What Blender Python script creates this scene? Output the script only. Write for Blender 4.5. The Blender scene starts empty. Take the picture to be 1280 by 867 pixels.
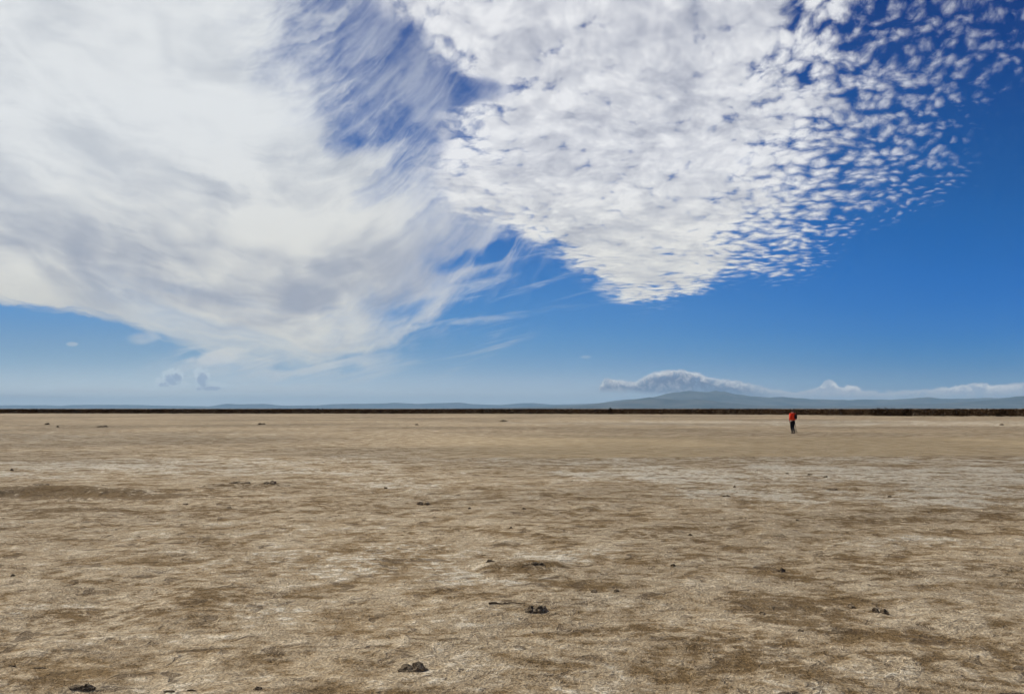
import bpy, bmesh, math, random
import numpy as np
from mathutils import Vector
random.seed(7); rng = np.random.default_rng(11)
R = math.radians
scene = bpy.context.scene
col = scene.collection
H = 1.75                    # eye height in metres
F = 924.0                   # focal length in photograph pixels
HZ = 510.5                  # horizon row of the photograph

def gp(px, py):
    """ground point seen at a pixel of the photograph"""
    d = H * F / (py - HZ)
    return ((px - 640) / F * d, d)

def tag(o, label=None, cat=None, group=None, kind=None):
    if label: o['label'] = label
    if cat: o['category'] = cat
    if group: o['group'] = group
    if kind: o['kind'] = kind
    return o

def mesh_np(name, verts, faces, mat, parent=None, smooth=False):
    """verts (n,3), faces (m,k) numpy"""
    me = bpy.data.meshes.new(name)
    n, (m, k) = len(verts), faces.shape
    me.vertices.add(n); me.vertices.foreach_set('co', np.ascontiguousarray(verts, dtype=np.float32).ravel())
    me.loops.add(m * k); me.loops.foreach_set('vertex_index', faces.astype(np.int32).ravel())
    me.polygons.add(m)
    me.polygons.foreach_set('loop_start', np.arange(0, m * k, k, dtype=np.int32))
    me.polygons.foreach_set('loop_total', np.full(m, k, dtype=np.int32))
    me.polygons.foreach_set('use_smooth', np.full(m, smooth, dtype=bool))
    me.update(calc_edges=True); me.validate()
    me.materials.append(mat)
    o = bpy.data.objects.new(name, me); col.objects.link(o)
    if parent: o.parent = parent
    return o

# ------------------------------------------------------------------ numpy noise
def _hash(ix, iy, seed):
    h = (ix.astype(np.int64) * 374761393 + iy.astype(np.int64) * 668265263 + seed * 1442695041) & 0x7fffffff
    h = ((h ^ (h >> 13)) * 1274126177) & 0x7fffffff
    return ((h ^ (h >> 16)) & 0xffff) / 65535.0
def vnoise(x, y, seed=0):
    ix = np.floor(x); iy = np.floor(y); fx = x - ix; fy = y - iy
    ux = fx * fx * fx * (fx * (fx * 6 - 15) + 10); uy = fy * fy * fy * (fy * (fy * 6 - 15) + 10)
    a = _hash(ix, iy, seed); b = _hash(ix + 1, iy, seed); c = _hash(ix, iy + 1, seed); d = _hash(ix + 1, iy + 1, seed)
    return (a + (b - a) * ux) * (1 - uy) + (c + (d - c) * ux) * uy
def fbm(x, y, oct=4, seed=0, gain=.5):
    s = 0; a = 1; t = 0
    for i in range(oct):
        s = s + a * vnoise(x + 17.3 * i, y - 9.1 * i, seed + i); t += a
        x, y = (x * 1.62 + y * 1.18), (y * 1.62 - x * 1.18); a *= gain
    return s / t
def sst(x, a, b):
    t = np.clip((x - a) / (b - a), 0, 1); return t * t * (3 - 2 * t)

# ------------------------------------------------------------------ node DSL
class NT:
    def __init__(s, tree): s.t = tree; s.n = tree.nodes; s.l = tree.links
    def _in(s, sock, v):
        if isinstance(v, E): s.l.new(v.s, sock)
        elif v is not None: sock.default_value = v
    def math(s, op, a, b=None, c=None, clamp=False):
        n = s.n.new('ShaderNodeMath'); n.operation = op; n.use_clamp = clamp
        s._in(n.inputs[0], a)
        if b is not None: s._in(n.inputs[1], b)
        if c is not None: s._in(n.inputs[2], c)
        return E(s, n.outputs[0])
    def xyz(s, x=0, y=0, z=0):
        n = s.n.new('ShaderNodeCombineXYZ')
        for i, v in enumerate((x, y, z)): s._in(n.inputs[i], v)
        return E(s, n.outputs[0])
    def sep(s, v):
        n = s.n.new('ShaderNodeSeparateXYZ'); s._in(n.inputs[0], v)
        return [E(s, o) for o in n.outputs]
    def noise(s, vec, scale=1, detail=4, rough=.5, dist=0, dim='3D', out=0, lac=2.0):
        n = s.n.new('ShaderNodeTexNoise'); n.noise_dimensions = dim
        s._in(n.inputs['Vector'], vec); n.inputs['Scale'].default_value = scale
        n.inputs['Detail'].default_value = detail; n.inputs['Roughness'].default_value = rough
        n.inputs['Distortion'].default_value = dist; n.inputs['Lacunarity'].default_value = lac
        return E(s, n.outputs[out])
    def vor(s, vec, scale=1, feature='SMOOTH_F1', dim='2D', smooth=.6, rnd=1, out=0):
        n = s.n.new('ShaderNodeTexVoronoi'); n.voronoi_dimensions = dim; n.feature = feature
        s._in(n.inputs['Vector'], vec); n.inputs['Scale'].default_value = scale
        n.inputs['Randomness'].default_value = rnd
        if feature == 'SMOOTH_F1': n.inputs['Smoothness'].default_value = smooth
        return E(s, n.outputs[out])
    def ss(s, x, a, b, lo=0., hi=1., typ='SMOOTHSTEP'):
        n = s.n.new('ShaderNodeMapRange'); n.interpolation_type = typ; n.clamp = True
        for i, v in enumerate((x, a, b, lo, hi)): s._in(n.inputs[i], v)
        return E(s, n.outputs[0])
    def curve(s, x, pts, sx, sy):
        """y(x) through pts; x, y in px"""
        n = s.n.new('ShaderNodeFloatCurve'); c = n.mapping.curves[0]
        n.mapping.use_clip = False
        P = [((a + 100) / sx, b / sy) for a, b in pts]
        c.points[0].location = P[0]; c.points[1].location = P[-1]
        for p in P[1:-1]: c.points.new(*p)
        n.mapping.update()
        s._in(n.inputs['Value'], (x + 100) / sx if isinstance(x, E) else x)
        return E(s, n.outputs[0]) * sy
    def mix(s, f, a, b, blend='MIX'):
        n = s.n.new('ShaderNodeMix'); n.data_type = 'RGBA'; n.blend_type = blend; n.clamp_factor = True
        s._in(n.inputs[0], f)
        for i, v in ((6, a), (7, b)):
            if isinstance(v, tuple) and len(v) == 3: v = v + (1,)
            s._in(n.inputs[i], v)
        return E(s, n.outputs[2])
    def attr(s, name):
        n = s.n.new('ShaderNodeAttribute'); n.attribute_name = name; return E(s, n.outputs['Fac'])
    def scale(s, vec, f):
        n = s.n.new('ShaderNodeVectorMath'); n.operation = 'SCALE'; s._in(n.inputs[0], vec); s._in(n.inputs['Scale'], f)
        return E(s, n.outputs[0])
    def vadd(s, a, b):
        n = s.n.new('ShaderNodeVectorMath'); n.operation = 'ADD'; s._in(n.inputs[0], a); s._in(n.inputs[1], b)
        return E(s, n.outputs[0])
class E:
    def __init__(s, nt, sock): s.nt = nt; s.s = sock
    def __add__(a, b): return a.nt.math('ADD', a, b)
    __radd__ = __add__
    def __sub__(a, b): return a.nt.math('SUBTRACT', a, b)
    def __rsub__(a, b): return a.nt.math('SUBTRACT', b, a)
    def __mul__(a, b): return a.nt.math('MULTIPLY', a, b)
    __rmul__ = __mul__
    def __truediv__(a, b): return a.nt.math('DIVIDE', a, b)
    def __rtruediv__(a, b): return a.nt.math('DIVIDE', b, a)

# ------------------------------------------------------------------ sun and sky
SUN_EL, SUN_AZ = 44, -62           # azimuth from the viewing direction (+Y), negative = left
world = bpy.data.worlds.new('World'); scene.world = world; world.use_nodes = True
wt = NT(world.node_tree)
for n in list(wt.n): wt.n.remove(n)
sky = wt.n.new('ShaderNodeTexSky'); sky.sky_type = 'NISHITA'; sky.sun_disc = False
sky.sun_elevation = R(SUN_EL); sky.sun_rotation = R(SUN_AZ)
sky.air_density = 1.0; sky.dust_density = .25; sky.ozone_density = 3.0; sky.altitude = 0
tc = wt.n.new('ShaderNodeTexCoord'); D = E(wt, tc.outputs['Generated'])
dx, dy, dz = wt.sep(D)
yc = wt.math('MAXIMUM', dy, .02)
zc = wt.math('MAXIMUM', dz, .004)
X = 640 + F * (dx / yc)            # bearing and slope of the view direction, in units of the survey sheet
Y = HZ - F * (dz / yc)
SX, SY = 1500., 1000.
XY = wt.xyz(X, Y, 0)
P = wt.xyz(dx / zc, dy / zc, 0)    # point on a level cloud sheet above


SKY_STR = .085
K = 1 / SKY_STR
def lin(c): return ((c / 255 + .055) / 1.055) ** 2.4 if c > 10 else c / 255 / 12.92
def C(r, g_, b): return (lin(r) * K, lin(g_) * K, lin(b) * K)
def vec2(x, y, z=0): return wt.xyz(x, y, z)
def n2(vec, scale, det, rough=.5, dist=0, out=0): return wt.noise(vec, scale, det, rough, dist, '2D', out)
def ramp(fac, stops):
    n = wt.n.new('ShaderNodeValToRGB'); cr = n.color_ramp; cr.interpolation = 'B_SPLINE'
    stops = sorted(stops)
    while len(cr.elements) < len(stops): cr.elements.new(.5)
    for e, (p, c) in zip(cr.elements, stops): e.position = p; e.color = tuple(lin(v) for v in c) + (1,)
    wt._in(n.inputs[0], fac); return E(wt, n.outputs[0])
# clear air: deeper blue away from the sun and with height
Yn = Y / 520
rL = ramp(Yn, [(y_ / 520, c) for y_, c in ((0, (48, 88, 155)), (130, (54, 98, 166)), (250, (60, 112, 180)), (330, (72, 130, 196)), (385, (90, 148, 205)), (420, (115, 156, 197)), (455, (142, 176, 202)), (484, (206, 220, 228)), (519, (255, 253, 248)))])
rM = ramp(Yn, [(y_ / 520, c) for y_, c in ((0, (26, 68, 140)), (110, (30, 78, 150)), (200, (34, 90, 164)), (300, (44, 108, 182)), (360, (58, 124, 194)), (405, (76, 138, 200)), (440, (98, 150, 198)), (475, (144, 176, 204)), (519, (240, 242, 242)))])
rR = ramp(Yn, [(y_ / 520, c) for y_, c in ((0, (0, 48, 120)), (110, (0, 66, 140)), (230, (4, 84, 156)), (320, (4, 100, 182)), (370, (14, 106, 190)), (410, (34, 116, 192)), (440, (50, 124, 188)), (475, (92, 142, 184)), (519, (165, 185, 204)))])
grad = wt.mix(wt.ss(X, 150, 720), rL, rM); grad = wt.mix(wt.ss(X, 640, 1240), grad, rR)
gs = wt.n.new('ShaderNodeVectorMath'); gs.operation = 'SCALE'; wt._in(gs.inputs[0], grad); gs.inputs['Scale'].default_value = K
blue = wt.mix(.97, E(wt, sky.outputs[0]), E(wt, gs.outputs[0]))

def blob(cx, cy, rx, ry, n=None, ang=0):
    mp = wt.n.new('ShaderNodeMapping'); mp.vector_type = 'TEXTURE'; wt._in(mp.inputs['Vector'], XY)
    mp.inputs['Location'].default_value = (cx, cy, 0); mp.inputs['Rotation'].default_value = (0, 0, R(ang)); mp.inputs['Scale'].default_value = (rx, ry, 1)
    dt = wt.n.new('ShaderNodeVectorMath'); dt.operation = 'DOT_PRODUCT'
    wt.l.new(mp.outputs[0], dt.inputs[0]); wt.l.new(mp.outputs[0], dt.inputs[1])
    d = E(wt, dt.outputs['Value'])
    if n is not None: d = d + n
    return wt.ss(d, 1.6, 0)
nzb = n2(XY, .016, 4, .6) - .5
nz = nzb * 1.6

# --- veil of cirrostratus on the left
yedge = wt.curve(X, [(-100, 366), (0, 385), (70, 400), (140, 411), (230, 434), (300, 450), (380, 470), (440, 476), (510, 468), (570, 436),
                     (640, 372), (720, 290), (820, 190), (1000, 30), (1400, 0)], SX, SY)
ln1 = n2(XY, .0045, 3, .5)
yed2 = wt.curve(X + (455 - Y) * .32, [(-100, 366), (0, 385), (70, 396), (140, 411), (230, 434), (300, 452), (380, 470), (440, 472), (510, 452), (570, 420),
                     (640, 365), (720, 285), (820, 175), (1000, -30), (1300, -400)], SX, SY)
qs = yed2 - Y + nzb * 26
q = yedge - Y + (ln1 - .5) * 40 + nzb * 12
strk = n2(vec2(X * .0050 + qs * .002, qs * .030), 1, 5, .62, .5)
strk2 = n2(vec2(X * .013 + qs * .008, qs * .105 + 3), 1, 5, .64, .8)
strk3 = n2(vec2(X * .017 - Y * .012, Y * .060 + X * .062 + 7), 1, 4, .6, .7)      # finer fibres lying athwart
rv = wt.curve(Y, [(-100, 540), (0, 550), (50, 540), (110, 575), (170, 650), (240, 750), (300, 770), (350, 730), (400, 650), (450, 600), (475, 560), (900, 520)], SX, SY)
covL = wt.ss(rv - X + nzb * 110, -30, 380)
nh = (strk - .5) * 2.2 + nz * .4
holes = blob(428, 176, 36, 24, nh, -20) * .38 + blob(478, 232, 62, 20, nh, -38) * .42 + blob(470, 150, 40, 40, nh, 30) * .2 \
      + blob(560, 86, 100, 38, nz, 28) * .62 + blob(500, 40, 36, 40, nz, 15) * .40 + blob(600, 320, 55, 12, nh, -18) * .50 + blob(405, 6, 30, 12, nz) * .25 \
      + blob(515, 385, 40, 8, nh, -20) * .25 + blob(585, 392, 60, 10, nh, -14) * .3
thin = 1.10 - covL
dens = covL * 1.18 + (strk - .5) * 1.25 * thin + (strk2 - .5) * .36 * thin + (strk3 - .5) * .52 * thin + nzb * .5 * thin - holes
aL = wt.ss(dens, .02, 1.02)
aL = wt.math('MAXIMUM', aL, (blob(500, 105, 150, 150, nz) * wt.ss(strk3 * .25 + strk * .45 + nzb * .5 + .15, .26, .74)) * .62)
fan = wt.ss(X, 400, 620)
rim = wt.ss(q + (strk2 - .5) * (26 + fan * 40) - wt.ss(X, 230, 420) * 8, wt.ss(X, 160, 420, -3, -12) - fan * 22, wt.ss(X, 160, 420, 13, 30) + fan * 50)
rim2 = wt.ss(q + (strk - .5) * 150, -24, 85, .50, 1)
aL = aL * rim * wt.ss(X, 250, 60, rim2, 1)
m1 = n2(vec2(X * .0058 + qs * .003, qs * .0085 + 1.7), 1, 3, .5, .5)
m2 = n2(vec2(X * .012, qs * .026 + 5.7), 1, 4, .55, .4)
patch = blob(440, 322, 55, 18, nh, -15) * .28 + blob(388, 372, 34, 22, nh) * .30 + blob(300, 245, 50, 26, nz) * .16 + blob(290, 110, 60, 26, nz) * .14 + blob(170, 75, 50, 40, nz) * .12 + blob(100, 300, 140, 40, nz, 20) * .08 + blob(220, 372, 110, 18, nh, 16) * .16 \
      - blob(315, 285, 45, 26, nz) * .30 - blob(235, 345, 50, 16, nz, 16) * .22 - blob(60, 340, 60, 26, nz, 15) * .16 - blob(60, 160, 40, 70, nz, -20) * .14
tone = wt.ss(m1 * .78 + m2 * .26 - patch * .34 + (strk2 - .5) * .12, .28, .62)
low = wt.ss(Y, 120, 400)
bright = wt.mix(low, C(229, 232, 234), C(226, 225, 218))
darkc = wt.mix(low, C(176, 183, 194), C(166, 172, 185))
colL = wt.mix(tone, darkc, bright)
colL = wt.mix(wt.ss(q, 70, 0) * .6, colL, C(214, 213, 206))
colL = wt.mix(blob(60, 30, 420, 230) * .45, colL, C(230, 233, 234))
colL = wt.mix(wt.ss(X, 440, 620) * .55, colL, C(186, 193, 210))

# --- altocumulus sheet on the right
vv = wt.math('MAXIMUM', dz / yc, .004)
P2 = wt.xyz((dx / yc) * wt.math('POWER', vv, -.25) * 1.25, 1.32 / wt.math('SQRT', vv), 0)
wrp = n2(P2, 2.2, 2, .55)
big = n2(P2, 3.4, 3.5, .62)
Pw = wt.vadd(P2, wt.xyz(wrp * .12, big * .12, 0))
e0 = (big - .5) * 130 + nzb * 55
lc = wt.curve(X, [(-100, 300), (440, 262), (520, 270), (570, 280), (640, 294), (700, 332), (750, 368), (810, 392), (870, 378), (925, 352), (980, 362), (1040, 342),
                  (1075, 298), (1160, 276), (1215, 246), (1290, 190), (1400, 150)], SX, SY)
lf = wt.curve(Y, [(-100, 440), (0, 500), (35, 545), (62, 560), (92, 600), (112, 646), (126, 636), (142, 574), (200, 566), (260, 580), (292, 630), (330, 688), (390, 780), (900, 900)], SX, SY)
rc = wt.curve(Y, [(-100, 1080), (0, 1050), (70, 1008), (150, 1005), (200, 955), (260, 975), (300, 925), (340, 915), (390, 830), (900, 800)], SX, SY)
ro = wt.curve(Y, [(-100, 1380), (0, 1370), (60, 1340), (110, 1300), (150, 1215), (230, 1232), (262, 1195), (285, 1125), (320, 1070), (350, 1040), (372, 910), (392, 840), (900, 800)], SX, SY)
inb = wt.ss(lc + 4 - Y + e0 * .40, -22, 62)
inl = wt.ss(X - lf + e0 * .6, -80, 110)
inr = wt.ss(ro + 22 - X + e0 * .7, -30, 170)
core = wt.ss(rc - X + e0 * 1.2, -110, 110)
inside = inb * inl * inr
gaps = blob(1150, 22, 190, 40) * .17 + blob(1040, 18, 60, 40) * .10 + blob(1010, 92, 24, 12, nz) * .24 + blob(612, 160, 40, 36, nz) * .22 + blob(1240, 110, 70, 60) * .12 + blob(1150, 250, 90, 40, nz) * .10 + blob(1000, 280, 60, 16, nz) * .12
cov = (core * .46 + .30) * (inb * .3 + .7) + (inside - 1) * .38 + .12 - gaps
vf = n2(Pw, 12.5, 5, .64)
cell = wt.vor(wt.vadd(Pw, wt.xyz(vf * .05, nzb * .06, 0)), 29.0, 'F1')
f0 = .65 + (vf - .5) * (.72 + core * .48) + (.48 - cell) * (.66 - core * .24) + (n2(Pw, 40, 3, .6) - .5) * (.66 - core * .26)
f1 = n2(wt.vadd(Pw, wt.xyz(-.016, .018, 0)), 11.5, 3, .64) * 1.30
dA = cov + (f0 - .68) * 1.15
aA = wt.ss(dA, .12, .98 - core * .28) * wt.ss(inside, 0, .4)
thick = wt.ss(dA, .45, 1.2)
n3 = n2(P2, 4.6, 3, .6)
tA = wt.math('ADD', .80 + (f0 - f1) * .95 - thick * .22, (n3 - .52) * 1.15, clamp=True)
low2 = wt.ss(Y, 180, 360)
cA_b = wt.mix(low2, C(236, 237, 240), C(230, 229, 224))
cA_d = wt.mix(low2, C(150, 156, 175), C(172, 177, 188))
colA = wt.mix(tA, cA_d, cA_b)
aA = aA * wt.ss(X, 980, 1230, .98, .52)

# --- thin wisps below and between
wsp = n2(vec2(X * .007 + Y * .002, Y * .06 + X * .014), 1, 5, .6, .5)
aW = wt.ss(wsp, .48, .74) * (blob(590, 392, 90, 60, nz) + blob(690, 345, 100, 40, nz) * .8 + blob(560, 440, 90, 34, nz) * .8) * .42
aW = aW + wt.ss(wsp + nzb * .5, .34, .62) * (blob(350, 458, 160, 24, nz) * .75 + blob(262, 441, 44, 13, nz) * .85 + blob(181, 424, 20, 8, nz) * .5)
ws2 = n2(vec2(X * .006, Y * .10 + 14), 1, 4, .55, .4)
aW = aW + wt.ss(ws2, .34, .60) * (blob(80, 493, 130, 9, nz) * .6 + blob(330, 490, 110, 14, nz) * .45 + blob(460, 494, 50, 5, nz) * .3) + blob(90, 430, 7, 2.6, nz) * .5 + blob(732, 446, 7, 2.2) * .3

# --- low cumulus near the horizon
cn = n2(XY, .030, 4, .62, .3)
cn2 = n2(XY, .10, 4, .62, .3)
top = wt.curve(X, [(-100, 560), (400, 560), (735, 560), (752, 478), (770, 474),
                   (790, 478), (815, 468), (842, 463), (868, 466), (895, 474), (925, 478), (950, 484), (985, 488), (1020, 486), (1038, 477), (1052, 485), (1064, 481), (1085, 488),
                   (1140, 489), (1200, 482), (1235, 481), (1290, 480), (1400, 480)], SX, SY)
bot = wt.curve(X, [(-100, 494), (185, 484), (226, 484), (240, 486), (280, 494), (300, 493), (750, 488), (850, 492), (900, 495), (980, 499), (1100, 500), (1400, 500)], SX, SY)
rs = wt.ss(X, 500, 650)
topn = top + ((cn - .5) * 13 + (cn2 - .5) * 7) * (rs * .65 + .35) - 2
depthc = Y - topn
aC = wt.ss(depthc, -.5, 3.2) * wt.ss(bot + (cn - .5) * 5 - Y, -4, 3)
aC = aC * wt.ss(cn * .5 + cn2 * .5, .36, .52, .62, 1) * (rs * .18 + .78)
lit = wt.math('ADD', wt.ss(depthc + (cn - .5) * 16 * rs, rs * 8 + 5, 0) * (1.0 - rs * .25) + (cn2 - .47) * .95 * rs, (cn - .5) * 1.3 * rs - .05, clamp=True)
flat = wt.ss(X, 915, 1000)
lit = lit * (1 - flat * .72 + flat * (blob(1038, 483, 14, 7) + blob(1064, 484, 13, 6) + blob(1225, 485, 50, 8)) * .8) * (rs * .6 + .4)
colC = wt.mix(lit, wt.mix(flat, wt.mix(rs, C(136, 156, 190), C(108, 124, 154)), C(192, 195, 206)), wt.mix(rs, C(216, 224, 232), C(250, 248, 244)))
colC = wt.mix(blob(1170, 496, 60, 5, nz) * .5 + blob(770, 489, 30, 4, nz) * .4, colC, C(200, 205, 210))


def bgn(c):
    if isinstance(c, tuple): c = c + (1,)
    n = wt.n.new('ShaderNodeBackground'); n.inputs['Strength'].default_value = SKY_STR; wt._in(n.inputs['Color'], c); return E(wt, n.outputs[0])
def mixs(f, a, b):
    n = wt.n.new('ShaderNodeMixShader'); wt._in(n.inputs[0], f); wt.l.new(a.s, n.inputs[1]); wt.l.new(b.s, n.inputs[2]); return E(wt, n.outputs[0])
gt = lambda a, b: wt.math('GREATER_THAN', a, b)
lt = lambda a, b: wt.math('LESS_THAN', a, b)
# each layer is only worked out in the quarter of the sky where it hangs
S = bgn(blue)
S = mixs(gt(Y, 290) * lt(X, 860), S, mixs(aW, S, bgn(C(205, 211, 216))))
S = mixs(lt(X, 800) * lt(Y, 505), S, mixs(aL * .97, S, bgn(colL)))
S = mixs(gt(X, 440) * lt(Y, 412) * lt(X, 1420), S, mixs(aA, S, bgn(colA)))
S = mixs(gt(Y, 445) * lt(Y, 506), S, mixs(aC, S, bgn(colC)))
# two small towers of cloud low on the left, pale rims round blue grey bodies
pn = (cn2 - .5) * 2.6 + (cn - .5) * 1.3
def puff(cx, cy, rx, ry): return blob(cx, cy, rx * 1.15, ry * 1.15, pn)
def puffi(cx, cy, rx, ry): return blob(cx + 1, cy + 3, rx * .95, ry * .95, pn)
mx = lambda a_, b_: wt.math('MAXIMUM', a_, b_)
pa = mx(mx(puff(215, 470, 13, 9), puff(203, 477, 9, 6)), mx(puff(252, 471, 9, 11), mx(puff(262, 482, 22, 5), puff(222, 480, 14, 4))))
pi_ = mx(mx(puffi(215, 471, 11, 8), puffi(204, 478, 7, 4)), mx(puffi(252, 473, 8, 11), mx(puffi(262, 484, 20, 4), puffi(283, 489, 5, 8))))
S = mixs(gt(X, 170) * lt(X, 320) * gt(Y, 448) * lt(Y, 504), S, mixs(wt.ss(pa, .15, .75) * .60, S, bgn(wt.mix(wt.ss(pi_, .10, .9), C(212, 223, 231), C(146, 164, 194)))))
# the rest of the sky overhead and behind: broken cloud
n_o = wt.noise(D, 2.2, 2, .6)
side = wt.ss(dx, .5, -.6, .35, .85)
S_out = bgn(wt.mix(wt.ss(n_o, .35, .65) * side * wt.ss(dz, .0, .15), blue, C(205, 209, 214)))
sector = gt(Y, -140) * lt(Y, 516) * gt(X, -260) * lt(X, 1540) * gt(dy, .1)
S = mixs(sector, S_out, S)
wo = wt.n.new('ShaderNodeOutputWorld'); wt.l.new(S.s, wo.inputs['Surface'])
world.cycles.sampling_method = 'MANUAL'; world.cycles.sample_map_resolution = 512

sl = bpy.data.lights.new('sun', 'SUN'); sl.energy = 3.7; sl.angle = R(.55); sl.color = (1, .95, .87)
so = bpy.data.objects.new('sun', sl); col.objects.link(so)
sd = Vector((math.sin(R(SUN_AZ)) * math.cos(R(SUN_EL)), math.cos(R(SUN_AZ)) * math.cos(R(SUN_EL)), math.sin(R(SUN_EL))))
so.rotation_euler = sd.to_track_quat('Z', 'Y').to_euler(); so.location = (0, 0, 40)

# ------------------------------------------------------------------ material helper
def material(name, rough=.9, spec=.2):
    m = bpy.data.materials.new(name); m.use_nodes = True
    nt = NT(m.node_tree); b = nt.n['Principled BSDF']
    b.inputs['Roughness'].default_value = rough; b.inputs['Specular IOR Level'].default_value = spec
    t = nt.n.new('ShaderNodeTexCoord')
    return m, nt, b, E(nt, t.outputs['Object'])
def bump(nt, b, h, strength, dist):
    n = nt.n.new('ShaderNodeBump'); n.inputs['Strength'].default_value = strength; n.inputs['Distance'].default_value = dist
    nt.l.new(h.s, n.inputs['Height']); nt.l.new(n.outputs[0], b.inputs['Normal'])
def simple(name, c1, c2, scale, rough=.85, bs=.3, bd=.01, spec=.2):
    m, nt, b, o = material(name, rough, spec)
    n = nt.noise(o, scale, 5, .6)
    nt.l.new(nt.mix(nt.ss(n, .35, .65), c1, c2).s, b.inputs['Base Color'])
    bump(nt, b, nt.noise(o, scale * 2.5, 4, .6), bs, bd)
    return m

# ------------------------------------------------------------------ the lie of the land
# long low banks and humps, from their place on the survey: (px, py, half length m, half width m, height m, bearing)
BANKS = []
def bank(px0, py0, px1, py1, w, h):
    a = gp(px0, py0); b = gp(px1, py1); BANKS.append((a, b, w, h))
bank(-260, 626, 95, 616, .7, .11); bank(20, 615, 150, 616, .5, .05); bank(140, 617, 250, 613, .45, .06); bank(250, 610, 345, 606, .40, .05)
bank(616, 708, 688, 709, .24, .06); bank(608, 760, 660, 759, .06, .012)
bank(350, 660, 420, 657, .5, .02); bank(180, 773, 240, 770, .14, .018); bank(36, 818, 70, 814, .12, .028)
bank(70, 864, 120, 860, .09, .02); bank(930, 757, 1020, 757, .22, .022); bank(1180, 706, 1250, 709, .3, .03)
bank(1080, 636, 1190, 640, .5, .03); bank(590, 640, 660, 640, .4, .02); bank(1175, 770, 1290, 786, .2, .02)
bank(728, 634, 770, 631, .25, .04); bank(960, 668, 990, 668, .2, .03); bank(700, 600, 800, 598, .6, .02)
def height(x, y):
    x = np.asarray(x, dtype=float); y = np.asarray(y, dtype=float)
    near = np.exp(-np.maximum(y, 0) / 260)
    h = (fbm(x * .35, y * .35, 3, 5) - .5) * .07 * near
    h += (fbm(x * 1.1, y * 1.7, 3, 21) - .5) * .060 * np.exp(-np.maximum(y, 0) / 70)
    h += (fbm(x * 4.5, y * 6.5, 3, 41) - .5) * .026 * np.exp(-np.maximum(y, 0) / 20)
    for (a, b, w, hh) in BANKS:
        ax, ay = a; bx, by = b; L2 = (bx - ax) ** 2 + (by - ay) ** 2
        t = np.clip(((x - ax) * (bx - ax) + (y - ay) * (by - ay)) / L2, 0, 1)
        ex = x - (ax + t * (bx - ax)); ey = y - (ay + t * (by - ay))
        wv = (vnoise(x * 1.7 + 5, y * 1.7, 3) - .5) * w * .9
        ey = ey + wv
        r = np.sqrt(ex ** 2 + (ey * np.where(ey < 0, 1.5, .55)) ** 2) / w
        h += hh * np.exp(-r ** 2 * 1.6)
    return h
def salt_brown(x, y):
    """salt crust and brown turf cover, 0..1, by place"""
    # survey coordinates of the same ground point
    yy = np.maximum(y, 2.5)
    py = HZ + H * F / yy; px = 640 + F * x / yy
    wx = (fbm(x * .5, y * .5, 3, 71) - .5); wy = (fbm(x * .12, y * .12, 3, 81) - .5)
    def ell(cx, cy, rx, ry, s=1.):
        gx, gy = gp(cx, cy); gx2, _ = gp(cx + rx, cy); _, gy2 = gp(cx, cy + ry)
        a = (x - gx) / (gx2 - gx); bb = (y - gy) / abs(gy - gy2)
        d = a * a + bb * bb + wx * 3.0
        return s * sst(d, 1.9, .1)
    salt = np.zeros_like(x); br = np.zeros_like(x)
    for e in ((1080, 592, 330, 16, .75), (1180, 618, 200, 16, .6), (930, 618, 110, 16, .6), (200, 583, 330, 14, .55), (590, 570, 160, 10, .4), (840, 575, 400, 6, .45),
              (1100, 528, 420, 4.5, .55), (800, 529, 200, 3, .35), (80, 545, 300, 8, .3), (150, 760, 200, 18, .3), (700, 690, 80, 10, .45), (620, 715, 60, 16, .35),
              (480, 605, 120, 8, .4), (720, 850, 260, 40, .35), (1100, 800, 60, 30, .3), (1080, 850, 260, 25, .4), (500, 690, 150, 14, .3), (1160, 680, 130, 14, .3), (320, 700, 200, 25, .2),
              (1200, 577, 200, 4, .5), (950, 585, 100, 6, .3), (370, 578, 80, 6, .4), (120, 578, 80, 5, .4), (600, 830, 120, 30, .25)):
        salt = np.maximum(salt, ell(*e))
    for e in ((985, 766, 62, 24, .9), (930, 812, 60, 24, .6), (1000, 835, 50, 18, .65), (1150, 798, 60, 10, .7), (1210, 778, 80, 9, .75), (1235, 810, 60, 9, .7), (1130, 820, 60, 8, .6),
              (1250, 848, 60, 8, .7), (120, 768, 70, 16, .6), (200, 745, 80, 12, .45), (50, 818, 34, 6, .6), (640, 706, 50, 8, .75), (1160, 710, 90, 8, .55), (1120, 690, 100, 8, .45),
              (400, 600, 120, 7, .3), (90, 619, 210, 3.6, 1.5), (300, 609, 80, 2.4, 1.3), (20, 634, 220, 12, .6), (400, 632, 260, 10, .35), (1080, 650, 130, 7, .55), (1190, 645, 160, 8, .45),  # thin ellipses darken the left bank's soil and paint its shaded near side
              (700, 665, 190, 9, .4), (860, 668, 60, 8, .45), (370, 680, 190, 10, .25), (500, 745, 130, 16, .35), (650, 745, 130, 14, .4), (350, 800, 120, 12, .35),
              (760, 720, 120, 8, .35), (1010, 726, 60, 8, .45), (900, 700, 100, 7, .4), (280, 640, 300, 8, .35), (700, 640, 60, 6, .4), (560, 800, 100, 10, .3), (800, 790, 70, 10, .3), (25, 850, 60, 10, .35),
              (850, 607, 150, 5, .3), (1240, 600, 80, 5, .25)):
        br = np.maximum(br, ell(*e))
    # smooth tan belt
    tan = sst(py, 543.5, 549) * sst(py + (px - 900) * .004, 571.8, 569.8) * sst(px, 430, 760)
    tan = tan * (1 - .25 * wx)
    salt = salt * (1 - tan)
    return salt, br, tan

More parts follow.
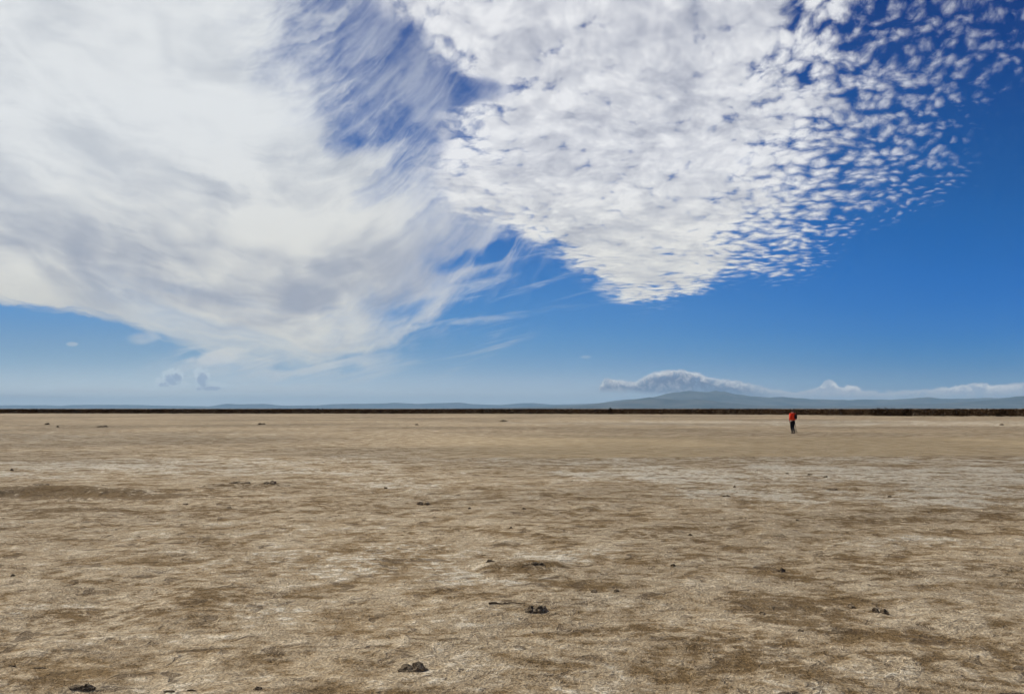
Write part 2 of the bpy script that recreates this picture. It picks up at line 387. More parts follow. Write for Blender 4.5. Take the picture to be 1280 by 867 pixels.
ys = [-12, -8, -5, -2, 0, 1, 2]
y = 2.6
while y < 60: ys.append(y); y *= 1.0068
while y < 400: ys.append(y); y *= 1.03
while y < 60000: ys.append(y); y *= 1.16
ys.append(62000.)
ys = np.array(ys)
nc = 560
inner = np.linspace(-1, 1, nc)
outer = np.array([1.06, 1.15, 1.3, 1.6, 2.1, 3, 4.2])
t = np.concatenate([-outer[::-1], inner, outer])
W = np.maximum(4.2, .86 * ys) 
gx = t[None, :] * W[:, None]
gx = np.where(np.abs(gx) > 62000, np.sign(gx) * 62000 - (62000 - np.abs(gx)) * 0, gx)
gx += np.where(np.abs(t)[None, :] > 1, np.sign(t)[None, :] * 30 * (np.abs(t)[None, :] - 1), 0)
gy = np.repeat(ys[:, None], len(t), 1)
gz = height(gx, gy)
V = np.stack([gx.ravel(), gy.ravel(), gz.ravel()], 1)
nr, ncc = gx.shape
idx = np.arange(nr * ncc).reshape(nr, ncc)
FQ = np.stack([idx[:-1, :-1].ravel(), idx[:-1, 1:].ravel(), idx[1:, 1:].ravel(), idx[1:, :-1].ravel()], 1)


def make_ground_mat(name, lift=1.0, straw=False):
    m, nt, b, o = material(name, .95, .10)
    mp = nt.n.new('ShaderNodeMapping'); mp.inputs['Scale'].default_value = (.72, 1, 1); mp.inputs['Rotation'].default_value = (0, 0, 0)
    nt.l.new(o.s, mp.inputs['Vector']); oa = E(nt, mp.outputs[0])
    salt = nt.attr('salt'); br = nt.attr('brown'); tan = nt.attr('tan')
    sc = lambda c: tuple(v * lift for v in c)
    N = lambda v, s_, d, r=.6, ds=0: nt.noise(v, s_, d, r, ds, '2D')
    n_m = N(oa, 1.7, 5, .64, .3)          # hand-wide to metre patches
    n_s = N(oa, 9, 4, .68)
    n_l = N(oa, .33, 3, .6, .4)           # patches of metres
    base = nt.mix(nt.ss(n_m * .6 + n_s * .4, .36, .64), sc((.225, .153, .074)), sc((.500, .400, .258)))
    base = nt.mix(tan * .50, base, sc((.405, .305, .165)))
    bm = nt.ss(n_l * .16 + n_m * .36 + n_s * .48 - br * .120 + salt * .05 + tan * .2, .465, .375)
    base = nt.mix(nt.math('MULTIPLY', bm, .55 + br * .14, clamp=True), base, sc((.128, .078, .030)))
    sm = nt.ss(n_m * .36 + n_s * .46 + n_l * .18 + salt * .20 - br * .10 - tan * .2, .555, .68)
    base = nt.mix(sm * .80, base, sc((.63, .565, .43)))
    if not straw:
        n_x = N(oa, .055, 4, .65, .4)          # broad zones far out
        far = nt.ss(n_x, .35, .65, .80, 1.22)
        base = nt.mix(1.0, base, nt.xyz(far, far, far), 'MULTIPLY')
        n_f = N(o, 48, 4, .72)
        fine = nt.ss(n_f, .30, .70, .58, 1.42)
        base = nt.mix(1.0, base, nt.xyz(fine, fine, fine), 'MULTIPLY')
        n_h = N(oa, 4.6, 3, .55, .6)      # little hollows, coloured dark brown and sunk in the bump
        hol = nt.ss(n_h + (n_s - .5) * .35 - n_m * .20 - tan * .3, .50, .60)
        base = nt.mix(hol * .72, base, sc((.105, .068, .034)))
        crk = nt.math('ABSOLUTE', n_s - .5)
        ck = nt.ss(crk, .022, 0) * nt.ss(n_m - tan * .3, .50, .60)
        base = nt.mix(ck * .6, base, sc((.10, .07, .04)))
        bump(nt, b, n_m * .055 + n_s * .040 + n_f * .010 - hol * .014 - ck * .006, 1.0, 1.0)
    else:
        rn = nt.attr('tone'); base = nt.mix(1.0, base, nt.xyz(rn, rn, rn), 'MULTIPLY')
    nt.l.new(base.s, b.inputs['Base Color'])
    return m
M_ground = make_ground_mat('dry_salt_flat')
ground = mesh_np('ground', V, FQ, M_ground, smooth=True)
tag(ground, kind='structure')
def put_masks(me, x, y):
    s, b_, t_ = salt_brown(x, y)
    for nme, arr in (('salt', s), ('brown', b_), ('tan', t_)):
        a = me.attributes.new(nme, 'FLOAT', 'POINT'); a.data.foreach_set('value', arr.astype(np.float32))
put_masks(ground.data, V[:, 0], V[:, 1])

# matted dry grass, straws a few centimetres long lying over the crust (countless: stuff)
def straws(n, ymin, ymax, L, Wd):
    u = rng.random(n); yy = ymin * (ymax / ymin) ** u
    xx = (rng.random(n) * 2 - 1) * (yy * .78 + .8)
    cl = fbm(xx * 2.2, yy * 2.2, 3, 91)
    keep = rng.random(n) < sst(cl, .30, .62) * .9 + .1
    xx, yy = xx[keep], yy[keep]; n = len(xx)
    zz = height(xx, yy)
    a = rng.random(n) * np.pi * 2; el = np.abs(rng.normal(0, .22, n)); ln = L * (.5 + rng.random(n)) * (1 + yy / 14)
    w = Wd * (.6 + .8 * rng.random(n)) * (1 + yy / 10)
    ca, sa = np.cos(a), np.sin(a); ce, se = np.cos(el), np.sin(el)
    p0 = np.stack([xx, yy, zz + .001], 1)
    d = np.stack([ca * ce, sa * ce, se], 1) * ln[:, None]
    s = np.stack([-sa, ca, np.zeros(n)], 1) * w[:, None] * .5
    up = np.stack([np.zeros(n), np.zeros(n), rng.random(n) * .004 + .001], 1)
    v = np.stack([p0 - s, p0 + s, p0 + d * .55 + s * .8 + up, p0 + d * .55 - s * .8 + up, p0 + d], 1)
    return v.reshape(-1, 3), n
v1, k = straws(430000, 3.6, 17, .022, .0022)
base = np.arange(k) * 5
f1_ = np.stack([base, base + 1, base + 2, base + 3], 1)
M_straw = make_ground_mat('dry_straw', 1.22, True)
tips = np.stack([base + 3, base + 2, base + 4, base + 4], 1)
me_faces = f1_
grass = mesh_np('dry_grass', v1, me_faces, M_straw)
tag(grass, 'short matted dry grass bleached straw colour over the crust of the near flat', 'grass', kind='stuff')
put_masks(grass.data, v1[:, 0], v1[:, 1])
ta = grass.data.attributes.new('tone', 'FLOAT', 'POINT'); ta.data.foreach_set('value', np.repeat(.55 + .95 * rng.random(k), 5).astype(np.float32))

# ------------------------------------------------------------------ soil clods
M_clod = None
def clod_mat():
    m, nt, b, o = material('dark_soil', .95, .1)
    n = nt.noise(o, 14, 6, .65, .3); f = nt.noise(o, 60, 4, .7)
    c = nt.mix(nt.ss(n, .38, .62), (.050, .034, .020), (.20, .145, .088))
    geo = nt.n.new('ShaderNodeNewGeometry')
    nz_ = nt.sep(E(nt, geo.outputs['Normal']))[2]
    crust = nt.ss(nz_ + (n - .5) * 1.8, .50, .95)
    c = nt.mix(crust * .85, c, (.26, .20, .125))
    nt.l.new(c.s, b.inputs['Base Color'])
    bump(nt, b, n * .03 + f * .012, 1.0, 1.0)
    return m
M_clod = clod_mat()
def clod_mesh(name, w, d, h, seed, lumps=1, sub=3):
    """broken lump of soil: fused angular lumps with cut faces and a flat sunk foot"""
    r = random.Random(seed); bm = bmesh.new()
    for k in range(lumps):
        b2 = bmesh.new(); bmesh.ops.create_icosphere(b2, subdivisions=sub, radius=1)
        planes = [(Vector((r.uniform(-1, 1), r.uniform(-1, 1), r.uniform(-.2, 1))).normalized(), r.uniform(.55, .85)) for _ in range(9)]
        if lumps == 1: cx, sw, sh = 0, 1, 1
        else: cx = (k / (lumps - 1) * 2 - 1) * .62; sw = 1.15 / lumps + r.uniform(.10, .32); sh = r.uniform(.55, 1)
        off = Vector((r.uniform(0, 50), r.uniform(0, 50), 0))
        from mathutils import noise as mn
        for v in b2.verts:
            p = v.co.copy()
            for nrm, dd in planes:
                e = p.dot(nrm) - dd
                if e > 0: p -= nrm * e * .93
            p *= 1 + .30 * mn.fractal(p * 1.8 + off, .9, 2, 5)
            z = p.z * .8
            v.co = Vector(((cx + p.x * sw * 1.15) * w / 2, (p.y + (r.random() - .5) * .02 + (k % 2) * .15) * d / 2, max(z, -.25) * h * sh * 1.15))
        me2 = bpy.data.meshes.new('tmp'); b2.to_mesh(me2); b2.free(); bm.from_mesh(me2); bpy.data.meshes.remove(me2)
    me = bpy.data.meshes.new(name); bm.to_mesh(me); bm.free(); me.materials.append(M_clod)
    return me
def clod(px, py, wpx, hpx, label, name='soil_clod', cat='clod', lumps=1, rot=0, seed=0, group='dark clods scattered on the flat', depth=.8):
    x, y_ = gp(px, py); s = y_ / F
    w = wpx * s; h = hpx * s
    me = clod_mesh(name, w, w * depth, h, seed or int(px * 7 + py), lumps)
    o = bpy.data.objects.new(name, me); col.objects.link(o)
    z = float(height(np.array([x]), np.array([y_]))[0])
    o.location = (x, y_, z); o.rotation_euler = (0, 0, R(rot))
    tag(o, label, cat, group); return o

clod(517, 838, 26, 14, 'large jagged dark clod with a brown left side, nearest foreground left of centre', lumps=2, seed=3)
clod(671, 765, 27, 10, 'flat topped dark clod with a pale crust beside the right end of the twig', lumps=4, seed=8, depth=.6)
clod(529.5, 629, 12, 5, 'two humped dark clod alone on the mid flat, beyond the foreground clods', lumps=2)
clod(977, 713, 9, 5, 'small round dark clod on a brown patch, directly below the walking person', lumps=1)
clod(1064, 757, 8, 5, 'small dark clod with a thin tail, left of the tilted wedge clod', lumps=1, depth=1.6)
clod(1100, 764, 14, 8, 'small dark wedge shaped clod tilted up to the left on pale ground at right', lumps=2, rot=-30, seed=5)
clod(743, 741, 9, 4, 'left of two small dark clods lying in line right of the flat topped clod')
clod(770, 742, 7, 4, 'right of two small dark clods lying in line right of the flat topped clod')
clod(842, 709, 6, 4, 'tiny dark clod on pale ground midway between low hump and brown patch')
clod(953, 767, 10, 3, 'small flat dark clod within the large brown turf patch at right')
clod(1001, 790, 7, 3, 'tiny dark clod at the near edge of the large brown turf patch')
clod(1040, 611, 11, 4, 'pointed dark clod on the white salt area, below and right of the person', lumps=2)
clod(337, 607, 11, 4.5, 'black clod at the right end of the long dark bank on the left', lumps=2)
clod(327, 530.5, 7, 4, 'far dark clod in two knobs on the distant flat left of centre', lumps=2)
clod(128, 533.5, 9, 3, 'far low dark clod on the distant flat at left', lumps=2)
clod(59, 530.5, 6, 2.5, 'far dark clod nearest the left edge on the distant flat')
clod(72, 534, 3, 2.2, 'far speck of a clod between the two other far clods at left')
clod(629.5, 526.5, 8, 2.4, 'far flat dark clod in the centre just before the brush line', lumps=3)
clod(521, 531, 5, 2, 'far small dark clod left of the centre far clod')
clod(1252, 531, 5, 2, 'far small dark clod near the right edge of the distant flat')
clod(101, 863, 34, 7, 'broken row of black crumbs of soil in the bottom left corner', name='soil_crumbs', lumps=6, seed=12, depth=.3, cat='soil crumbs')
clod(322, 862, 10, 5, 'small dark clod at the bottom edge left of the nearest large clod')
clod(212, 865, 14, 3, 'left of two thin dark slivers of soil at the bottom edge', name='soil_sliver', depth=.3, cat='soil sliver')
clod(241, 864, 13, 2.6, 'right of two thin dark slivers of soil at the bottom edge', name='soil_sliver', depth=.3, cat='soil sliver')
clod(985, 865, 24, 4, 'flat dark sliver of soil at the bottom edge right of centre', name='soil_sliver', lumps=3, depth=.3, cat='soil sliver')
clod(1262, 866, 34, 5, 'long dark sliver of soil in the bottom right corner', name='soil_sliver', lumps=4, depth=.3, cat='soil sliver')
clod(17, 720, 6, 3, 'small dark clod by the left edge of the near flat')
clod(14, 832, 9, 2.4, 'thin black sliver of soil by the left edge, nearer than the small hump', name='soil_sliver', depth=.35, cat='soil sliver')
clod(48, 833, 12, 2.4, 'thin black sliver of soil just below the small hump at bottom left', name='soil_sliver', lumps=2, depth=.3, cat='soil sliver')
clod(128, 610, 4, 3, 'tiny black clod just beyond the long dark bank')
clod(232, 631, 7, 2, 'left of two tiny flat clods on the near side of the long bank')
clod(286, 634, 7, 2, 'right of two tiny flat clods on the near side of the long bank')
clod(482, 609.5, 4, 2.6, 'tiny dark clod beyond and left of the two humped clod')
clod(587, 637, 4, 2.6, 'tiny dark clod right of the two humped clod')
clod(918, 608, 4, 3, 'upper of two tiny dark clods at the left of the white salt area')
clod(907, 619, 8, 2.6, 'lower of two tiny dark clods at the left of the white salt area', lumps=2)
clod(996.5, 650.5, 5, 3.4, 'small dark clod on brown ground below the white salt area')
clod(862, 667.5, 6, 3, 'tiny dark clod on a brown streak left of centre right')
clod(655, 637, 5, 2.4, 'tiny dark clod on pale crust in the middle of the flat')
clod(984, 592.5, 4, 2, 'leftmost of three tiny clods in line on the salt, below the person')
clod(1012, 594, 8, 2.6, 'middle and longest of three tiny clods in line on the salt')
clod(1032, 596.5, 5, 2.6, 'rightmost of three tiny clods in line on the salt')
clod(1112, 621, 5, 2, 'tiny dark clod on white salt far to the right of the pointed clod')
clod(1162, 641.5, 7, 2, 'small flat dark clod on the brown streak towards the right')
clod(638, 660, 4, 2.2, 'tiny dark clod in the open between centre crust and low hump')
clod(613, 707, 10, 3.4, 'dark crumb of soil at the left end of the low central hump', depth=.5)
clod(672, 709.5, 12, 3.4, 'dark crumb of soil at the right end of the low central hump', lumps=2, depth=.5)
clod(15, 588, 4, 3, 'tiny black clod by the left edge beyond the long dark bank')
clod(50, 613.5, 22, 2.8, 'dark broken lip of soil on the crest of the long bank', name='soil_lip', lumps=4, depth=.3, cat='soil crumbs')
clod(1258, 719, 7, 2.2, 'small flat dark clod by the right edge on the near flat')
clod(300, 607, 26, 2.6, 'dark broken lip of soil on the low bank just left of the black clod', name='soil_lip', lumps=5, depth=.25, cat='soil crumbs')

# the dry twig left of the flat topped clod
def tube(pts, rad, seg=7):
    vs = []; fs = []
    for i, p in enumerate(pts):
        a = pts[max(i - 1, 0)]; b = pts[min(i + 1, len(pts) - 1)]
        d = (Vector(b) - Vector(a)).normalized(); u = d.orthogonal().normalized(); w = d.cross(u)
        for k in range(seg):
            an = 2 * math.pi * k / seg; vs.append(tuple(Vector(p) + (u * math.cos(an) + w * math.sin(an)) * rad[i]))
    for i in range(len(pts) - 1):
        for k in range(seg):
            fs.append((i * seg + k, i * seg + (k + 1) % seg, (i + 1) * seg + (k + 1) % seg, (i + 1) * seg + k))
    fs.append(tuple(range(seg))[::-1]); fs.append(tuple(range((len(pts) - 1) * seg, len(pts) * seg)))
    return vs, fs
def pymesh(name, parts, mat, parent=None, smooth=True):
    vs, fs = [], []
    for v, f in parts:
        n = len(vs); vs += v; fs += [tuple(i + n for i in q_) for q_ in f]
    me = bpy.data.meshes.new(name); me.from_pydata(vs, [], fs); me.update()
    for p in me.polygons: p.use_smooth = smooth
    me.materials.append(mat); o = bpy.data.objects.new(name, me); col.objects.link(o)
    if parent: o.parent = parent
    return o
M_twig = simple('dead_wood', (.045, .030, .018), (.12, .085, .05), 40, .9, .4, .004)
x0, y0 = gp(611, 758.5); x1, y1 = gp(657, 757.5)
pts = []
for i in range(12):
    f = i / 11; x = x0 + (x1 - x0) * f; y_ = y0 + (y1 - y0) * f + .006 * math.sin(f * 9)
    pts.append((x - x0, y_ - y0, float(height(x, y_)) + .007 + .004 * math.sin(f * 13)))
tw = pymesh('twig', [tube(pts, [.0125, .0085] + [.0075 - .0005 * i for i in range(10)]), tube([pts[4], tuple(Vector(pts[4]) + Vector((.04, .03, .012))), tuple(Vector(pts[4]) + Vector((.07, .07, .016)))], [.0035, .0025, .0015])], M_twig)
tw.location = (x0, y0, 0)
tag(tw, 'thin dark dry twig lying flat on the ground left of the flat topped clod', 'twig')

# ------------------------------------------------------------------ brush belt before the hills
def brush(name, spots, mat, per=46, leaf=.16):
    vs = []
    for (x, y_, r, h) in spots:
        n = per
        ph = rng.random(n) * 2 * np.pi; rr = r * np.sqrt(rng.random(n)); zz = rng.random(n) ** .8
        rad = rr * (1.05 - .55 * zz ** 3)
        c = np.stack([x + rad * np.cos(ph), y_ + rad * np.sin(ph), h * zz * (1 - .18 * (rr / r) ** 2)], 1)
        s = leaf * (.6 + .9 * rng.random((n, 1)))
        a = rng.normal(size=(n, 3)); a /= np.linalg.norm(a, axis=1)[:, None]
        b = rng.normal(size=(n, 3)); b = np.cross(a, b); b /= np.linalg.norm(b, axis=1)[:, None]
        q0 = c - a * s - b * s * .5; q1 = c + a * s - b * s * .45; q2 = c + b * s
        vs.append(np.stack([q0, q1, q2], 1).reshape(-1, 3))
    v = np.concatenate(vs); v[:, 2] = np.maximum(v[:, 2], .0)
    f = np.arange(len(v)).reshape(-1, 3)
    return mesh_np(name, v, f, mat)
M_brush = simple('brush_leaves', (.022, .013, .006), (.085, .050, .024), .35, .95, .2, .05, .05)
def belt_y(px):
    py = np.interp(px, [-400, 0, 640, 840, 1000, 1130, 1280, 1800], [516.4, 516.6, 517.1, 517.7, 518.6, 519.8, 520.4, 521.5])
    return H * F / (py - HZ)
spots = []
for row in range(9):
    px = -420.
    while px < 1750:
        d = belt_y(px) + row * 2.6 + rng.normal(0, .7); x = (px - 640) / F * d
        hh = 1.58 + .34 * float(fbm(np.array([px * .02]), np.array([row * .3]), 4, 9)[0]) + rng.normal(0, .05)
        if row < 2: hh *= .88
        spots.append((x, d, 1.0 + rng.random() * .6, hh))
        px += F / d * (1.15 + .5 * rng.random())
px = -420.
while px < 1750:
    d = belt_y(px) - rng.random() * 5; r_ = .35 + rng.random() * .5
    spots.append(((px - 640) / F * d, d, r_, .35 + rng.random() * .7)); px += F / d * (1.5 + 9 * rng.random())
belt = brush('brush', spots, M_brush, 84, .115)
tag(belt, 'unbroken low belt of dark brown brush along the far edge of the flat', 'brush', kind='stuff')
def shrub(px, hh, r, label, nlobes=5):
    d = float(belt_y(px)) - 1.6; x = (px - 640) / F * d
    e = bpy.data.objects.new('shrub', None); col.objects.link(e); e.location = (x, d, 0)
    tag(e, label, 'shrub', 'taller shrubs in the brush belt')
    sp = [(rng.normal(0, r * .45), rng.normal(0, r * .3), r * .6, hh * (.8 + .2 * rng.random())) for _ in range(nlobes)]
    c = brush('foliage', sp, M_brush, 90, .14); c.parent = e
    st = []
    for k in range(4):
        a = rng.random() * 6.28
        st.append(tube([(0, 0, 0), (.2 * math.cos(a), .2 * math.sin(a), hh * .4), (.45 * r * math.cos(a), .45 * r * math.sin(a), hh * .85)], [.05, .035, .015], 6))
    s_ = pymesh('stem', st, M_twig, e)
shrub(1112, 2.08, 2.6, 'widest dark shrub rising above the brush line well right of the person', 9)
shrub(1097, 1.90, 1.4, 'low dark shrub adjoining the left flank of the widest shrub')
shrub(1134, 1.95, 1.5, 'dark rounded shrub adjoining the right flank of the widest shrub')
shrub(1200, 1.93, 1.4, 'dark shrub standing proud of the belt between widest shrub and right edge')
shrub(764, 2.15, .9, 'small dark bump of a shrub on the brush line left of the hill foot')
shrub(1252, 1.93, 1.6, 'dark shrub at the far right end of the visible brush belt')

# ------------------------------------------------------------------ hills
def hills(name, dist, prof, seed, depth, mat, rough=1.0):
    px = np.linspace(prof[0][0], prof[-1][0], 700)
    top = np.interp(px, [p[0] for p in prof], [p[1] for p in prof])
    hgt = (HZ - top) / F * dist
    env = np.clip(hgt / (hgt.max() + 1e-6) * 2, 0, 1)
    rows = 26
    s = np.linspace(0, 1, rows)             # 0 = foot towards us, .6 = crest, 1 = back foot
    XX = (px - 640) / F * dist
    Vx = np.repeat(XX[None, :], rows, 0)
    shape = np.where(s < .6, (s / .6) ** 1.25, 1 - ((s - .6) / .4) ** 1.3)
    yv = dist - depth * .6 + s * depth
    Vy = np.repeat(yv[:, None], len(px), 1)
    n = fbm(Vx / 1400, Vy / 1400, 5, seed) - .5; n2 = 1 - np.abs(fbm(Vx / 900, Vy / 2600, 4, seed + 7) * 2 - 1)
    Z = hgt[None, :] * shape[:, None] * (1 + (n * .30 + (n2 - .7) * .35 * (1 - shape[:, None]) ) * rough)
    # crest kept near the survey line, with small teeth
    Z += (fbm(Vx / 350, Vy / 350, 3, seed + 3) - .5) * dist * .0009 * np.minimum(shape[:, None] * env[None, :] * 2, 1)
    Z = np.maximum(Z, 0) - 2 * (shape[:, None] <= .001)
    sc = 1 + (yv - dist)[:, None] / dist * 0
    V = np.stack([(Vx * sc).ravel(), Vy.ravel(), Z.ravel()], 1)
    idx = np.arange(rows * len(px)).reshape(rows, -1)
    f = np.stack([idx[:-1, :-1].ravel(), idx[:-1, 1:].ravel(), idx[1:, 1:].ravel(), idx[1:, :-1].ravel()], 1)
    o = mesh_np(name, V, f, mat, smooth=True); tag(o, kind='structure'); return o
M_hill = simple('hill_scrub', (.050, .060, .058), (.14, .135, .115), .0009, .95, .0, .01, .05)
hills('hills', 60000, [(-500, 506), (0, 506.3), (60, 506), (75, 507.5), (90, 506), (130, 505.5), (230, 507), (262, 507.5), (285, 504), (300, 505), (330, 504.5), (352, 507), (395, 506.5), (420, 505),
                      (445, 504), (470, 504.6), (497, 502.6), (520, 504.5), (548, 503.8), (573, 503), (590, 505), (625, 506), (650, 504), (668, 503.4), (690, 505.4), (720, 505), (760, 503.5), (900, 503), (1100, 502), (1700, 500)], 5, 3000, M_hill)
hills('hills', 40000, [(640, 509.5), (700, 507), (740, 505), (780, 500), (815, 496.5), (832, 492.5), (852, 489.5), (880, 488.5), (905, 489.5), (935, 493), (960, 495.2), (1000, 497.5), (1060, 498.8), (1110, 499), (1160, 497), (1200, 498), (1280, 496), (1700, 492)], 15, 8000, M_hill)
hills('hills', 30000, [(600, 509.8), (700, 508.5), (735, 505.5), (760, 503.2), (785, 501), (812, 497.5), (835, 499), (850, 500.2), (870, 498.8), (890, 500.5), (915, 504), (950, 506.5), (1010, 507.5), (1100, 507), (1180, 503.5), (1220, 501), (1245, 499.2), (1270, 495.5), (1300, 494.5), (1400, 490), (1700, 489)], 31, 6000, M_hill)

# ------------------------------------------------------------------ the walker
M_skin = simple('skin', (.34, .19, .13), (.42, .25, .17), 20, .6, .1, .001)
M_jacket = simple('orange_red_cloth', (.80, .040, .012), (.90, .065, .018), 9, .75, .5, .01)
M_black = simple('black_cloth', (.008, .009, .013), (.016, .017, .022), 14, .9, .5, .01)
M_boot = simple('boot_leather', (.012, .010, .009), (.03, .024, .02), 30, .7, .3, .003)
M_hair = simple('dark_hair', (.022, .012, .008), (.05, .028, .018), 60, .7, .5, .004)
M_metal = simple('dark_metal', (.03, .03, .032), (.06, .06, .065), 60, .45, .1, .001)

def skin(name, verts, edges, radii, mat, parent, lv=2, root=0):
    me = bpy.data.meshes.new(name); me.from_pydata(verts, edges, []); me.update()
    o = bpy.data.objects.new(name, me); col.objects.link(o); o.parent = parent
    me.materials.append(mat)
    bpy.context.view_layer.objects.active = o
    m = o.modifiers.new('skin', 'SKIN')
    layer = me.skin_vertices[0] if me.skin_vertices else None
    if layer is None:
        bm = bmesh.new(); bm.from_mesh(me); bm.verts.layers.skin.verify(); bm.to_mesh(me); bm.free(); layer = me.skin_vertices[0]
    for i, r in enumerate(radii):
        layer.data[i].radius = r if isinstance(r, tuple) else (r, r)
        layer.data[i].use_root = (i == root)
    m.use_smooth_shade = True
    s = o.modifiers.new('sub', 'SUBSURF'); s.levels = lv; s.render_levels = lv
    return o
wx_, wy_ = gp(991, 541.8)
wz = float(height(np.array([wx_]), np.array([wy_]))[0])
walker = bpy.data.objects.new('person', None); col.objects.link(walker); walker.location = (wx_, wy_, wz)
walker.rotation_euler = (0, 0, R(8))
tag(walker, 'person in an orange red jacket and black trousers walking away across the flat', 'person')
# joints (x right, y ahead, z up), height about 1.66 m, one foot before the other
J = dict(pel=(0, 0, .90), waist=(0, .01, 1.04), chest=(0, .02, 1.24), neckb=(0, .03, 1.40), neck=(0, .045, 1.46), head0=(0, .055, 1.53), head1=(0, .05, 1.60),
         shL=(-.17, .02, 1.36), elL=(-.235, -.05, 1.12), wrL=(-.215, .03, .90), haL=(-.205, .06, .82),
         shR=(.17, .02, 1.36), elR=(.24, -.03, 1.12), wrR=(.255, .12, .98), haR=(.255, .18, .95),
         hipL=(-.085, 0, .86), knL=(-.05, .12, .48), anL=(-.01, .04, .09), toL=(-.015, .19, .035),
         hipR=(.085, 0, .86), knR=(.045, .03, .47), anR=(.03, -.16, .10), toR=(.03, -.02, .035))
def chain(names, extra=()):
    pass
names = list(J); ix = {n: i for i, n in enumerate(names)}
ed = [('pel', 'waist'), ('waist', 'chest'), ('chest', 'neckb'), ('neckb', 'neck'), ('neck', 'head0'), ('head0', 'head1'), ('neckb', 'shL'), ('shL', 'elL'), ('elL', 'wrL'), ('wrL', 'haL'),
      ('neckb', 'shR'), ('shR', 'elR'), ('elR', 'wrR'), ('wrR', 'haR'), ('pel', 'hipL'), ('hipL', 'knL'), ('knL', 'anL'), ('anL', 'toL'), ('pel', 'hipR'), ('hipR', 'knR'), ('knR', 'anR'), ('anR', 'toR')]
rad = dict(pel=(.13, .10), waist=(.12, .09), chest=(.14, .10), neckb=(.07, .06), neck=.052, head0=(.075, .09), head1=(.078, .095), shL=.06, elL=.04, wrL=.028, haL=(.025, .04),
           shR=.06, elR=.04, wrR=.028, haR=(.025, .04), hipL=.085, knL=.052, anL=.036, toL=.035, hipR=.085, knR=.052, anR=.036, toR=.035)
verts = [J[n] for n in names]; edges = [(ix[a], ix[b]) for a, b in ed]; radii = [rad[n] for n in names]
# five fingers on each hand, chained from the palm
for side, sg in (('L', -1), ('R', 1)):
    h_ = Vector(J['ha' + side])
    for k, ln in enumerate((.062, .075, .080, .074, .058)):
        off = Vector((0, (k - 2) * .018, 0)) if side == 'L' else Vector((0, 0, (k - 2) * -.018))
        dirn = (Vector((0, .12, -1)) if side == 'L' else Vector((0, 1, -.1))).normalized()
        if k == 0: dirn = (dirn * .6 + Vector((-sg * .7, .4, 0))).normalized()
        p1 = h_ + off + dirn * ln * .5; p2 = h_ + off + dirn * ln * .85 + Vector((-sg * .02, 0, 0))
        a = len(verts); verts += [tuple(p1), tuple(p2)]; edges += [(ix['ha' + side], a), (a, a + 1)]; radii += [.010, .009]
body = skin('body', verts, edges, radii, M_skin, walker, 2)
# jacket, trousers, boots, hair over the body
def sub_skin(name, nodes, edl, rd, mat, lv=2):
    vs = [n for n in nodes]
    return skin(name, vs, edl, rd, mat, walker, lv)
def lerp(a, b, t_): return tuple(Vector(a).lerp(Vector(b), t_))
jn = [J['pel'][:2] + (.90,), J['waist'], J['chest'], J['neckb'], lerp(J['neckb'], J['neck'], .55), J['shL'], J['elL'], lerp(J['elL'], J['wrL'], .93), J['shR'], J['elR'], lerp(J['elR'], J['wrR'], .93)]
sub_skin('jacket', jn, [(0, 1), (1, 2), (2, 3), (3, 4), (3, 5), (5, 6), (6, 7), (3, 8), (8, 9), (9, 10)], [(.185, .15), (.165, .135), (.19, .15), (.115, .10), .082, .09, .066, .046, .09, .066, .046], M_jacket)
tn = [J['pel'], J['hipL'], J['knL'], lerp(J['knL'], J['anL'], .95), J['hipR'], J['knR'], lerp(J['knR'], J['anR'], .95), (0, 0, 1.0)]
sub_skin('trousers', tn, [(0, 1), (1, 2), (2, 3), (0, 4), (4, 5), (5, 6), (0, 7)], [(.155, .13), .112, .075, .055, .112, .075, .055, (.15, .12)], M_black)
for s_ in 'LR':
    a, t_ = Vector(J['an' + s_]), Vector(J['to' + s_])
    sub_skin('boot', [tuple(a + Vector((0, -.02, .05))), tuple(a + Vector((0, -.03, -.035))), tuple(a.lerp(t_, .55) + Vector((0, 0, -.005))), tuple(t_)], [(0, 1), (1, 2), (2, 3)], [.052, .05, .05, .042], M_boot)
sub_skin('hair', [(0, .015, 1.51), (0, .025, 1.60), (0, .04, 1.635)], [(0, 1), (1, 2)], [(.098, .080), (.102, .108), (.08, .09)], M_hair)
# small black pack slung on the right of the back
pk = bmesh.new(); bmesh.ops.create_cube(pk, size=1)
for v in pk.verts: v.co = Vector((v.co.x * .17 + .14, v.co.y * .12 - .15, v.co.z * .34 + 1.19))
bmesh.ops.bevel(pk, geom=list(pk.edges), offset=.035, segments=3, affect='EDGES')
me = bpy.data.meshes.new('bag'); pk.to_mesh(me); pk.free(); me.materials.append(M_black)
bag = bpy.data.objects.new('shoulder_bag', me); col.objects.link(bag)
bag.location = walker.location; bag.rotation_euler = walker.rotation_euler
tag(bag, 'small black bag slung behind the right shoulder of the person', 'bag')
st = pymesh('strap', [tube([(.13, -.13, 1.34), (.12, -.06, 1.435), (.09, .05, 1.43), (.05, .16, 1.33), (-.08, .175, 1.15)], [.014] * 5)], M_black, bag)
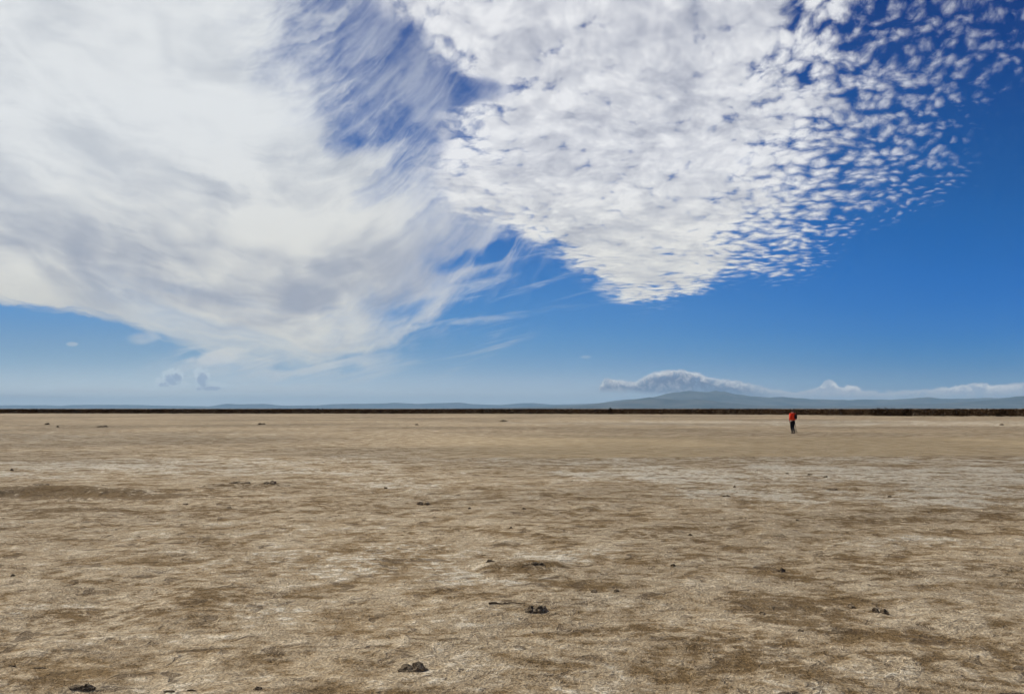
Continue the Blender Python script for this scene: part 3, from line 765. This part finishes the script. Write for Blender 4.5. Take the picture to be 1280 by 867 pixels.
# pole in the right hand: two thin legs closing to a grip, foot on the ground
pole = bpy.data.objects.new('walking_pole', None); col.objects.link(pole); pole.location = walker.location; pole.rotation_euler = walker.rotation_euler
tag(pole, 'thin dark pole held upright in the right hand of the person', 'walking pole')
top_, foot = (.225, .19, 1.08), (.335, .12, .0)
pymesh('shaft', [tube([lerp(top_, foot, a) for a in (.12, .5, .52, .97)], [.015, .015, .012, .010])], M_metal, pole)
pymesh('grip', [tube([lerp(top_, foot, a) for a in (0, .01, .1, .14)], [.014, .022, .019, .016])], M_black, pole)
pymesh('lower_collar', [tube([lerp(top_, foot, a) for a in (.70, .72, .88, .90)], [.012, .030, .030, .012])], M_black, pole)
pymesh('tip', [tube([lerp(top_, foot, a) for a in (.96, .97, 1.0)], [.012, .014, .005])], M_black, pole)

# ------------------------------------------------------------------ the air
hb = bmesh.new(); bmesh.ops.create_cube(hb, size=1)
for v in hb.verts: v.co = Vector((v.co.x * 150000, v.co.y * 90000 + 30000, v.co.z * 1031 + 514.5))
hme = bpy.data.meshes.new('haze'); hb.to_mesh(hme); hb.free()
hm = bpy.data.materials.new('haze_air'); hm.use_nodes = True
for n in list(hm.node_tree.nodes):
    if n.type != 'OUTPUT_MATERIAL': hm.node_tree.nodes.remove(n)
pv = hm.node_tree.nodes.new('ShaderNodeVolumePrincipled')
pv.inputs['Color'].default_value = (.50, .785, 1.0, 1); pv.inputs['Density'].default_value = 2.0e-5; pv.inputs['Anisotropy'].default_value = .0
hm.node_tree.links.new(pv.outputs[0], [n for n in hm.node_tree.nodes if n.type == 'OUTPUT_MATERIAL'][0].inputs['Volume'])
hme.materials.append(hm); haze = bpy.data.objects.new('haze', hme); col.objects.link(haze)
tag(haze, kind='stuff')

# ------------------------------------------------------------------ camera and view
cam = bpy.data.cameras.new('camera'); cam.sensor_width = 36; cam.lens = 36 * F / 1280
cam.shift_y = (HZ - 433.5) / 1280; cam.clip_start = .1; cam.clip_end = 400000
co = bpy.data.objects.new('camera', cam); col.objects.link(co)
co.location = (0, 0, H); co.rotation_euler = (R(90), 0, 0); scene.camera = co
scene.render.engine = 'CYCLES'
scene.cycles.max_bounces = 5; scene.cycles.diffuse_bounces = 2; scene.cycles.use_adaptive_sampling = True; scene.cycles.adaptive_threshold = .035; scene.cycles.adaptive_min_samples = 14; scene.cycles.volume_bounces = 0
vs_ = scene.view_settings; vs_.view_transform = 'Standard'; vs_.look = 'None'; vs_.exposure = 0; vs_.gamma = 1
